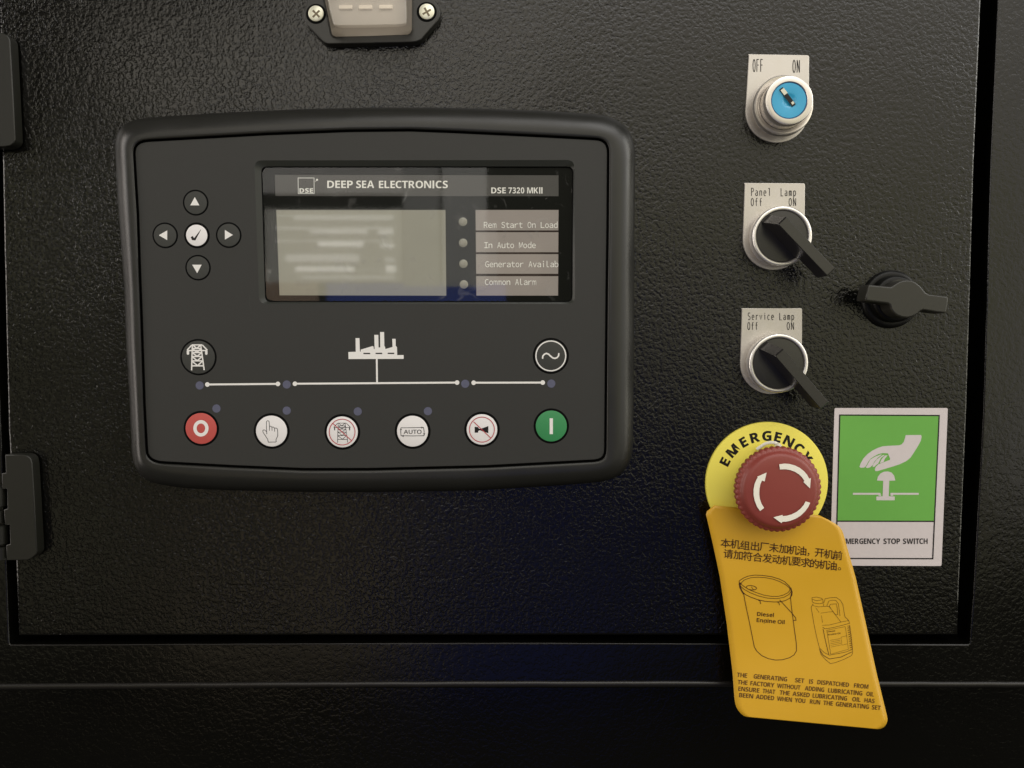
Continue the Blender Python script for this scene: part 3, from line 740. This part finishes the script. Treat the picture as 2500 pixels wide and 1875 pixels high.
obj('key_tip', *prism(zk((755, 518), (788, 492), (825, 540), (792, 566)), 15.5, 16.2, .15, 1), M['keymetal'], bl)
obj('key_pin', *prism(zk((850, 628), (872, 612), (886, 635), (864, 650)), 15.5, 16.1, .1, 1), M['keymetal'], bl)

SELG = 'lamp selector switches'
def selector(label, tl, tr, cb, ring, texts, tip_rot=0):
    t = thing('selector_switch', label, 'switch', W(*cb), SELG)
    pl = plate(t, tl, tr, cb, 75)
    ik = Ink(H_, 1.06)
    for a in texts: stroke_text(ik, *a)
    ik.make('plate_lettering', M['ink'], pl)
    rc = W(*ring, 10); c = Vector((rc.x, 0, rc.z))
    obj('collar', *lathe(c, [(12.0, .9), (12.0, 3.0), (13.3, 3.6), (13.5, 4.2), (13.6, 7.4), (13.8, 8.4), (13.75, 9.2), (13.5, 9.7), (13.1, 9.95), (12.5, 10.0), (12.1, 9.85), (11.9, 9.5), (11.75, 8.5)], 96, cap1=False), M['chrome'], t)
    # turning cap: disc with a full-width fin drawn out into a long lever
    obj('cap', *lathe(c, [(11.8, 8.0), (11.7, 8.9), (11.5, 9.1), (8, 9.35), (.2, 9.5)], 72), M['knob'], t)
    ang = math.radians(-45.5+tip_rot); dx, dz = math.cos(ang), math.sin(ang); nx, nz = -dz, dx
    def pt(l_, s_, h_): return Vector((c.x+(l_*dx+s_*nx)*MM, -h_*MM, c.z+(l_*dz+s_*nz)*MM))
    w0 = 2.35
    side = [(-11.2, 9.3), (-7.9, 23.0-3.5), (-7.2, 22.4), (-6.6, 23), (24.2, 23), (24.6, 22.6), (24.6, 12.2), (24.3, 11.8), (12.2, 11.4), (11.4, 9.2)]
    rows = []
    for s_, gro in ((-w0, .0), (-w0, .0), (-w0+.22, -.0), (w0-.22, 0), (w0, 0)):
        rows.append([pt(a, s_, b-(0.2 if (abs(s_) == w0 and b > 20) else 0)) for a, b in side])
    obj('lever', *loft(rows, True, True, True), M['knob'], t, ang=25)
    return t
selector('silver-ringed lever switch under the Panel Lamp plate, above its twin', (1814.8, 446.5), (1965.5, 447.5), (1889, 584), (1910.8, 576),
         [('Pane1', 1833.7, 478, 10.2, 18.7, 1.6), ('Lamp', 1905.7, 478.3, 10.3, 18.7, 1.6), ('Off', 1833.2, 502.6, 10.4, 18.7, 1.6), ('ON', 1925.8, 502.6, 10.6, 18.7, 1.6)])
selector('silver-ringed lever switch under the Service Lamp plate, above the red button', (1808, 752.5), (1958.6, 752.5), (1882.6, 887), (1902, 887),
         [('Service', 1825.8, 780.7, 9.55, 17.2, 1.55), ('Lamp', 1902.5, 781, 9.9, 17.2, 1.55), ('Off', 1824.8, 805, 9.6, 18.2, 1.55), ('ON', 1921, 805, 10.4, 18.2, 1.55)], -3)

# wing handle
zw = Z(2030, 640, 6.9125)
wh = thing('wing_latch', 'black wing-shaped turn handle near the right edge of the door', 'latch', W(2172.5, 731))
c = W(2172.5, 731, 0); c = Vector((c.x, 0, c.z))
obj('latch_base', *lathe(c, [(13.7, 0.02), (13.6, 1.0), (13.0, 1.9), (12.0, 2.3), (11.0, 2.3), (10.9, 2.6), (10.8, 5.6), (10.3, 6.4), (9.5, 6.8), (.3, 6.9)], 80), M['latchbase'], wh)
wp = zw((620, 392), (646, 380), (800, 394), (1000, 415), (1030, 400), (1080, 362), (1150, 322), (1220, 302), (1290, 296), (1370, 308), (1440, 345), (1500, 395), (1548, 450), (1590, 505), (1640, 535),
        (1800, 556), (1955, 575), (1978, 600), (1972, 700), (1950, 820), (1920, 862), (1780, 850), (1620, 822), (1550, 812), (1500, 832), (1450, 880), (1370, 925), (1280, 944), (1190, 935), (1110, 905), (1040, 850), (1000, 790), (985, 725), (950, 700), (780, 680), (600, 658), (574, 640), (580, 580))
obj('wing', *prism(wp, 8.2, 17.0, .8, 4), M['wing'], wh, ang=60)
obj('hub', *lathe(c, [(8.6, 6.5), (8.6, 9.5)], 48), M['wing'], wh)

# ------------------------------------------------------------------ emergency stop
zy = Z(1680, 960, 3.16); ze = Z(1780, 1020, 5.35)
es = thing('emergency_stop_button', 'red mushroom button with white turn arrows on a yellow EMERGENCY disc', 'button', W(1872.7, 1179.3))
dc = W(1872.7, 1179.3, 1.6); c0 = Vector((dc.x, 0, dc.z))
rr = 149*.1946*(1-1.6/360)*1.013
pl = obj('warning_disc', *lathe(c0, [(rr, .05), (rr, 1.2), (rr-.15, 1.5), (rr-.5, 1.6), (.2, 1.6)], 128), M['yellow'], es)
P = []
for ch_, ang in zip('EMERGENCY', (-63.2, -46.6, -29.8, -15.0, -.2, 13.4, 27.6, 42.6, 57.0)):
    a = math.radians(ang); R_ = 103.5; sc_ = 23/CAP
    v, f = glyphs(mchar(ch_, 'b'), .018); xm = (min(p[0] for p in v)+max(p[0] for p in v))/2
    def f2(x, y, a=a, xm=xm):
        X_, Y_ = (x-xm)*sc_*1.13, R_+y*sc_
        return W(1872.7+X_*math.cos(a)+Y_*math.sin(a), 1179.3+X_*math.sin(a)-Y_*math.cos(a), 1.66)
    P += place(mchar(ch_, 'b'), f2, .018)
flatobj('disc_lettering', P, M['ink'], pl)
hc = W(1906.7, 1198.7, 21.5); c1 = Vector((hc.x, 0, hc.z))
obj('collar', *lathe(c0, [(14.5, 1.5), (14.5, 3.5), (14.2, 4.0), (10.5, 4.2), (10.2, 4.4), (10.2, 15)], 64, cap1=False), M['housing'], es)
NT = 46
def scal(a, i): return 1+(0.034*abs(math.sin(a*NT/2)) if i in (1, 2, 3, 4) else (0.018*abs(math.sin(a*NT/2)) if i in (0, 5) else 0))-.0
Rh = 105*.1946*(1-17.5/360)*.985
obj('mushroom_head', *lathe(c1, [(Rh*.92, 14.6), (Rh*.985, 15.0), (Rh, 15.6), (Rh, 17.6), (Rh*.985, 18.4), (Rh*.955, 18.8), (Rh*.93, 19.0), (Rh*.90, 20.2), (Rh*.86, 21.0), (Rh*.80, 21.4), (Rh*.6, 21.7), (Rh*.3, 21.9), (.3, 22.0)], NT*8, rmod=scal, cap0=True), M['red'], es, ang=50)
ik = Ink(H_, 22.04)
ik.poly(ze((655, 607), (720, 598), (790, 603), (860, 622), (925, 655), (980, 698), (1020, 745), (1045, 793), (1068, 788), (1057, 922), (970, 838), (985, 826), (955, 780), (915, 740), (860, 705), (800, 683), (735, 672), (664, 675)))
ik.poly(ze((405, 1217), (365, 1160), (335, 1085), (320, 1010), (320, 935), (333, 865), (358, 805), (375, 780), (365, 770), (490, 715), (464, 832), (430, 820), (408, 870), (397, 930), (394, 1000), (402, 1060), (425, 1125), (458, 1177)))
ik.poly(ze((1000, 1092), (1060, 1110), (1035, 1165), (990, 1225), (935, 1278), (870, 1318), (800, 1345), (740, 1357), (697, 1358), (684, 1376), (578, 1300), (700, 1268), (700, 1284), (750, 1280), (815, 1262), (880, 1230), (930, 1190), (970, 1145)))
ik.make('turn_arrows', M['arrow'], es)

# nylon tie that holds the tag
def tube(pts, r, nseg=10):
    rows = []
    n = len(pts)
    for i in range(n):
        a = pts[max(0, i-1)]; b = pts[min(n-1, i+1)]; t = (b-a).normalized()
        u = t.cross(Vector((0, 1, 0))).normalized(); v = t.cross(u).normalized()
        rows.append([pts[i]+(u*math.cos(2*math.pi*k/nseg)*r[0]+v*math.sin(2*math.pi*k/nseg)*r[1])*MM for k in range(nseg)])
    return loft(rows, True, True, True)
tie = thing('cable_tie', 'thin white nylon tie looped behind the red button', 'cable tie', W(1860, 1100, 5))
lp_ = ze((118, 900), (122, 820), (140, 740), (165, 670), (205, 600), (260, 550), (330, 505), (400, 475), (470, 452), (560, 440), (700, 470), (800, 560))
obj('loop', *tube([W(x, y, 8) for x, y in lp_], (.28, .9)), M['tie'], tie)
tl_ = ze((360, 412), (400, 385), (440, 358), (480, 335), (540, 322), (600, 326), (640, 345), (665, 380), (690, 420), (720, 470))
obj('tail', *tube([W(x, y, 3.2+.35*i) for i, (x, y) in enumerate(tl_)], (.75, .45)), M['tie'], tie)
obj('lock_head', *prism(ze((625, 345), (668, 335), (715, 400), (690, 425), (640, 400)), 3.5, 8, .4, 2), M['tie'], tie)

# ------------------------------------------------------------------ amber tag
import bisect
def interp(tab, s):
    ks = [t[0] for t in tab]
    if s <= ks[0]: return tab[0][1]
    if s >= ks[-1]: return tab[-1][1]
    i = bisect.bisect(ks, s); a, b = tab[i-1], tab[i]
    return a[1]+(b[1]-a[1])*(s-a[0])/(b[0]-a[0])
SL = .094
LE = [(1234, 1744), (1253, 1722.7), (1330, 1741), (1407, 1757.6), (1520, 1774.5), (1636, 1788.5), (1700, 1793.2), (1712, 1795), (1722, 1798), (1730, 1803), (1737, 1810), (1741, 1816), (1742.6, 1822)]
RE = [(1234, 2000), (1239, 2013), (1247, 2034), (1260, 2053), (1270, 2058), (1300, 2066.5), (1376, 2088.7), (1490, 2114.5), (1603, 2139.5), (1700, 2163.5), (1712, 2166.5), (1722, 2166.5), (1730, 2163), (1737, 2157), (1741, 2150), (1742.6, 2142)]
def tag_h(x, y):
    s = y-SL*(x-1743); t = max(0, min(1, (s-1234)/510)); u = (x-1900)/230
    return 7.5+7.5*t-3.4*math.sin(math.pi*t)*.6+.9*u*u*(1-t)+1.1*math.sin(t*8+u*1.6)*.5
def TW(x, y, h=0): return W(x, y, tag_h(x, y)+h)
vs, fs = [], []
ss = [1234+i*8 for i in range(61)]+[1716, 1720, 1724, 1728, 1731, 1734, 1737, 1739, 1741, 1742.6]
NCOL = 22
for s_ in ss:
    a, b_ = interp(LE, s_), interp(RE, s_)
    for k in range(NCOL+1):
        x = a+(b_-a)*k/NCOL; y = s_+SL*(x-1743); vs.append(TW(x, y))
for i in range(len(ss)-1):
    for k in range(NCOL):
        o_ = i*(NCOL+1)+k; fs.append((o_, o_+1, o_+NCOL+2, o_+NCOL+1))
tg = thing('hanging_tag', 'amber yellow engine oil tag with Chinese and English print hanging under the red button', 'tag', W(1880, 1234, 8))
card = obj('tag_card', vs, fs, M['tag'], tg, ang=80)
sm = card.modifiers.new('thickness', 'SOLIDIFY'); sm.thickness = .0003; sm.offset = 1
# make the card grow away from the print
nrm = card.data.polygons[100].normal
sm.offset = -1 if nrm.y < 0 else 1
zt = Z(1680, 1250, 2.765)
def cjk(txt, pts, size):
    out = []
    for ch_, (zx, zy) in zip(txt, pts):
        (cx, cy), = zt((zx, zy)); v, f = glyphs(ch_, .0)
        small = ch_ in '，。'
        xm = (min(p[0] for p in v)+max(p[0] for p in v))/2; ym = (min(p[1] for p in v)+max(p[1] for p in v))/2
        hh = max(p[1] for p in v)-min(p[1] for p in v); ww = max(p[0] for p in v)-min(p[0] for p in v)
        k = size/.88
        def f2(x, y): X_, Y_ = (x-xm)*k*1.04, (y-ym)*k; return TW(cx+X_+Y_*.05, cy+.115*X_-Y_, .14)
        out += place(ch_, f2, .0 if small else .008)
    return out
P = cjk('本机组出厂未加机油，开机前', [(253, 210), (318, 217), (385, 225), (452, 231), (515, 236), (580, 241), (645, 248), (708, 256), (768, 262), (812, 287), (888, 276), (950, 285), (1010, 292)], 21)
P += cjk('请加符合发动机要求的机油。', [(272, 282), (338, 290), (403, 298), (470, 305), (535, 312), (600, 320), (665, 327), (730, 334), (793, 341), (853, 348), (915, 355), (973, 362), (1022, 383)], 21)
flatobj('chinese_lettering', P, M['inkbrown'], card)
P = []
LN = [[('THE', 328, 397), ('GENERATING', 442, 667), ('SET', 722, 783), ('IS', 817, 843), ('DISPATCHED', 872, 1085), ('FROM', 1120, 1216)],
      [('THE', 333, 400), ('FACTORY', 420, 581), ('WITHOUT', 600, 757), ('ADDING', 788, 918), ('LUBRICATING', 945, 1175), ('OIL', 1203, 1253)],
      [('ENSURE', 338, 480), ('THAT', 502, 587), ('THE', 617, 685), ('ASKED', 705, 820), ('LUBRICATING', 840, 1072), ('OIL', 1108, 1163), ('HAS', 1190, 1258)],
      [('BEEN', 343, 438), ('ADDED', 457, 580), ('WHEN', 600, 700), ('YOU', 720, 790), ('RUN', 822, 890), ('THE', 912, 976), ('GENERATING', 997, 1220), ('SET', 1240, 1299)]]
for ws, (xb, yb) in zip(LN, ((328, 1113), (333, 1162), (338, 1207), (343, 1250))):
    for w_, a, b_ in ws:
        (x0, y0), = zt((a, yb+.0915*(a-xb))); x1 = 1680+b_/2.765
        P += word(w_, x0, x1, y0, 10.8, TW, .14, .0915, -.006)
flatobj('english_lettering', P, M['inkfaint'], card)
zq = Z(1790, 1380, 6.381)
def wz(t, a, b_, y, cap, bold=.0, sl=.06, style='r'):
    (x0, y0), = zq((a, y)); return word(t, x0, 1790+b_/6.381, y0, cap, TW, .14, sl, bold, style)
P = wz('Diesel', 372, 632, 787, 9.2, .022, .075)+wz('Engine', 365, 662, 882, 9.2, .022, .075)+wz('Oil', 692, 800, 908, 9.0, .022, .075)
flatobj('bucket_lettering', P, M['inkbrown'], card)
def TW2(x, y, h): return TW(x, y, h)
ik = Ink(TW2, .10)
w1 = 1.55
def zl2(*p): return zq(*p)
ik.line(zq((95, 245), (150, 205), (230, 170), (330, 153), (450, 157), (600, 178), (720, 215), (800, 255), (870, 320), (905, 370), (920, 420), (915, 470), (880, 515), (810, 552), (740, 568), (640, 572), (500, 562), (380, 535), (270, 495), (190, 455), (130, 400), (100, 340), (95, 290)), w1, True)
ik.line(zq((125, 275), (180, 225), (270, 195), (380, 185), (500, 192), (620, 215), (730, 255), (820, 305), (880, 355), (885, 390), (850, 430), (780, 465), (700, 485), (600, 485), (480, 465), (360, 425), (260, 385), (170, 330), (130, 300)), w1*.85, True)
ik.line(zq((110, 320), (170, 375), (270, 430), (400, 480), (540, 512), (680, 520), (790, 500), (870, 455), (900, 410)), w1*.85)
ik.line(zq((165, 450), (190, 590), (250, 870), (300, 1120), (330, 1270), (370, 1340), (450, 1410), (550, 1455), (660, 1477), (770, 1472), (880, 1440), (950, 1395), (988, 1330), (985, 1220), (960, 1040), (935, 850), (905, 620), (895, 500)), w1)
ik.line(zq((110, 270), (108, 330), (125, 380), (165, 450)), w1*2); ik.line(zq((895, 350), (915, 420), (900, 490)), w1*1.9)
ik.line(zq((725, 540), (800, 620), (910, 740), (975, 820), (980, 858), (940, 858)), w1)
ik.line(zq((395, 545), (420, 560), (430, 605)), w1); ik.line(zq((690, 572), (715, 590), (722, 622)), w1)
ik.arc(*zq((285, 350))[0], 12.5, 5.2, 0, 360, 1.5, 8, 28); ik.line(zq((285, 335), (300, 360), (320, 385)), 1.1)
ik.make('bucket_drawing', M['inkbrown'], card)
ik = Ink(TW2, .10); w2 = .8
ik.line(zq((1228, 505), (1300, 495), (1380, 515), (1398, 545), (1400, 590), (1340, 600), (1270, 590), (1235, 575), (1230, 540)), w2*1.1, True)
ik.line(zq((1235, 530), (1290, 550), (1350, 545), (1395, 530)), w2)
ik.line(zq((1240, 600), (1250, 630), (1330, 648), (1410, 640), (1410, 600)), w2)
ik.line(zq((1245, 605), (1215, 650), (1230, 740), (1260, 920), (1300, 1110), (1345, 1290)), w2*1.1)
ik.line(zq((1410, 590), (1435, 520), (1520, 505), (1610, 502), (1670, 545), (1710, 610), (1740, 800)), w2*1.1)
ik.line(zq((1460, 635), (1490, 560), (1530, 545), (1600, 545), (1640, 600), (1665, 790)), w2)
ik.line(zq((1500, 640), (1515, 608), (1608, 600), (1620, 660), (1630, 770), (1590, 770), (1540, 700)), w2, True)
ik.line(zq((1415, 640), (1495, 640), (1560, 725), (1680, 885)), w2)
ik.line(zq((1365, 745), (1470, 730), (1560, 722)), w2*.8); ik.line(zq((1375, 780), (1385, 840), (1392, 895)), w2*.8)
ik.line(zq((1285, 660), (1340, 735)), w2*.8)
ik.line(zq((1740, 800), (1800, 860), (1812, 905), (1700, 935), (1560, 970), (1430, 990), (1395, 965)), w2*1.2)
ik.line(zq((1390, 935), (1500, 930), (1680, 885), (1800, 860)), w2)
ik.line(zq((1400, 990), (1440, 1180), (1490, 1390)), w2*1.6)
ik.line(zq((1460, 1010), (1490, 1200), (1520, 1385)), w2); ik.line(zq((1460, 1010), (1600, 985), (1745, 955), (1770, 1100), (1795, 1310), (1520, 1385)), w2*.8)
ik.line(zq((1345, 1290), (1420, 1360), (1500, 1400), (1640, 1375), (1760, 1350), (1860, 1310), (1840, 1100), (1815, 930)), w2*1.1)
ik.line(zq((1345, 1310), (1400, 1400), (1500, 1460), (1680, 1430), (1850, 1350)), w2*1.7)
ik.line(zq((1345, 1300), (1370, 1390), (1440, 1470), (1515, 1532), (1600, 1515), (1740, 1460), (1840, 1410), (1862, 1370), (1860, 1310)), w2*1.1)
for k in range(11):
    y = 950+k*34; x = 1790+k*4.2
    ik.line(zq((x-14, y), (x+14, y-6), (x+28, y+8), (x+16, y+22), (x-8, y+24)), w2*.9)
ik.line(zq((1680, 1120), (1770, 1098)), w2*.7); ik.line(zq((1680, 1120), (1695, 1245), (1775, 1225)), w2*.7)
for k in range(5): ik.line(zq((1512+k*3, 1170+k*26), (1670+k*2, 1142+k*25)), w2*.7)
ik.p += wz('Diesel', 1480, 1588, 1045, 3.6, .01, -.12)+wz('Engine Oil', 1485, 1672, 1092, 3.6, .01, -.12)
ik.make('jug_drawing', M['inkbrown'], card)

# ------------------------------------------------------------------ sticker
st = thing('safety_sticker', 'white and green EMERGENCY STOP SWITCH sticker with a hand pressing a mushroom button', 'sticker', W(2165, 1190))
sp = fillet([(2037.6, 996.2), (2314.2, 996.2), (2298.7, 1382), (2026.3, 1381)], 4, 4)
base = obj('vinyl', *prism(sp, .03, .22, .04, 1), M['sticker'], st)
ik = Ink(H_, .27); ik.poly([(2050.3, 1013.3), (2293, 1014.4), (2279.7, 1272.7), (2043.3, 1271.7)]); gr = ik.make('green_field', M['stgreen'], base)
ik = Ink(H_, .31)
ik.line([(2050.3, 1013.3), (2293, 1014.4), (2277.3, 1364), (2040.8, 1363.3)], 3.1, True); ik.line([(2044.5, 1272.3), (2279.8, 1272.8)], 3.1)
ik.p += word('EMERGENCY', 2057, 2149, 1327.9, 13.2, H_, .33, 0, 0)+word('STOP', 2157, 2197.5, 1327.9, 13.2, H_, .33, 0, 0)+word('SWITCH', 2204.8, 2264.8, 1327.9, 13.2, H_, .33, 0, 0)
ik.make('sticker_lettering', M['stink'], base)
zs = Z(2040, 1050, 7.212)
ik = Ink(H_, .31)
ik.poly(zs((1235, 88), (1505, 86), (1515, 120), (1500, 190), (1440, 300), (1370, 410), (1320, 485), (1240, 550), (1120, 605), (980, 650), (830, 695), (740, 722), (700, 722), (690, 700), (705, 650), (750, 605), (820, 575), (955, 525), (960, 500), (920, 408), (830, 405), (760, 420), (690, 455), (620, 500), (580, 550), (530, 640), (500, 662), (440, 662), (420, 648), (440, 590), (490, 500), (560, 425), (650, 360), (740, 315), (830, 285), (960, 275), (1120, 268), (1165, 250), (1200, 210), (1222, 140)))
ik.poly(zs((610, 520), (700, 465), (810, 425), (800, 445), (740, 490), (680, 560), (655, 615), (610, 655), (565, 668), (530, 660), (560, 610)))
ik.poly(zs((830, 440), (868, 440), (800, 490), (770, 550), (750, 590), (700, 625), (680, 650), (650, 645), (670, 590), (720, 520)))
ik.poly(zs((880, 445), (918, 445), (870, 500), (845, 560), (780, 585), (800, 530), (840, 475)))
ik.poly(zs((728, 888), (745, 820), (790, 765), (850, 733), (920, 728), (985, 748), (1030, 800), (1052, 888), (945, 892), (935, 1165), (1042, 1170), (1040, 1236), (718, 1236), (718, 1170), (828, 1165), (838, 892)))
ik.line(zs((305, 1122), (790, 1122)), 4.6); ik.line(zs((965, 1122), (1465, 1122)), 4.6)
ik.line(zs((755, 1140), (800, 1148)), 3.6); ik.line(zs((970, 1148), (1015, 1140)), 3.6)
ik.make('hand_pictogram', M['sticker'], base)
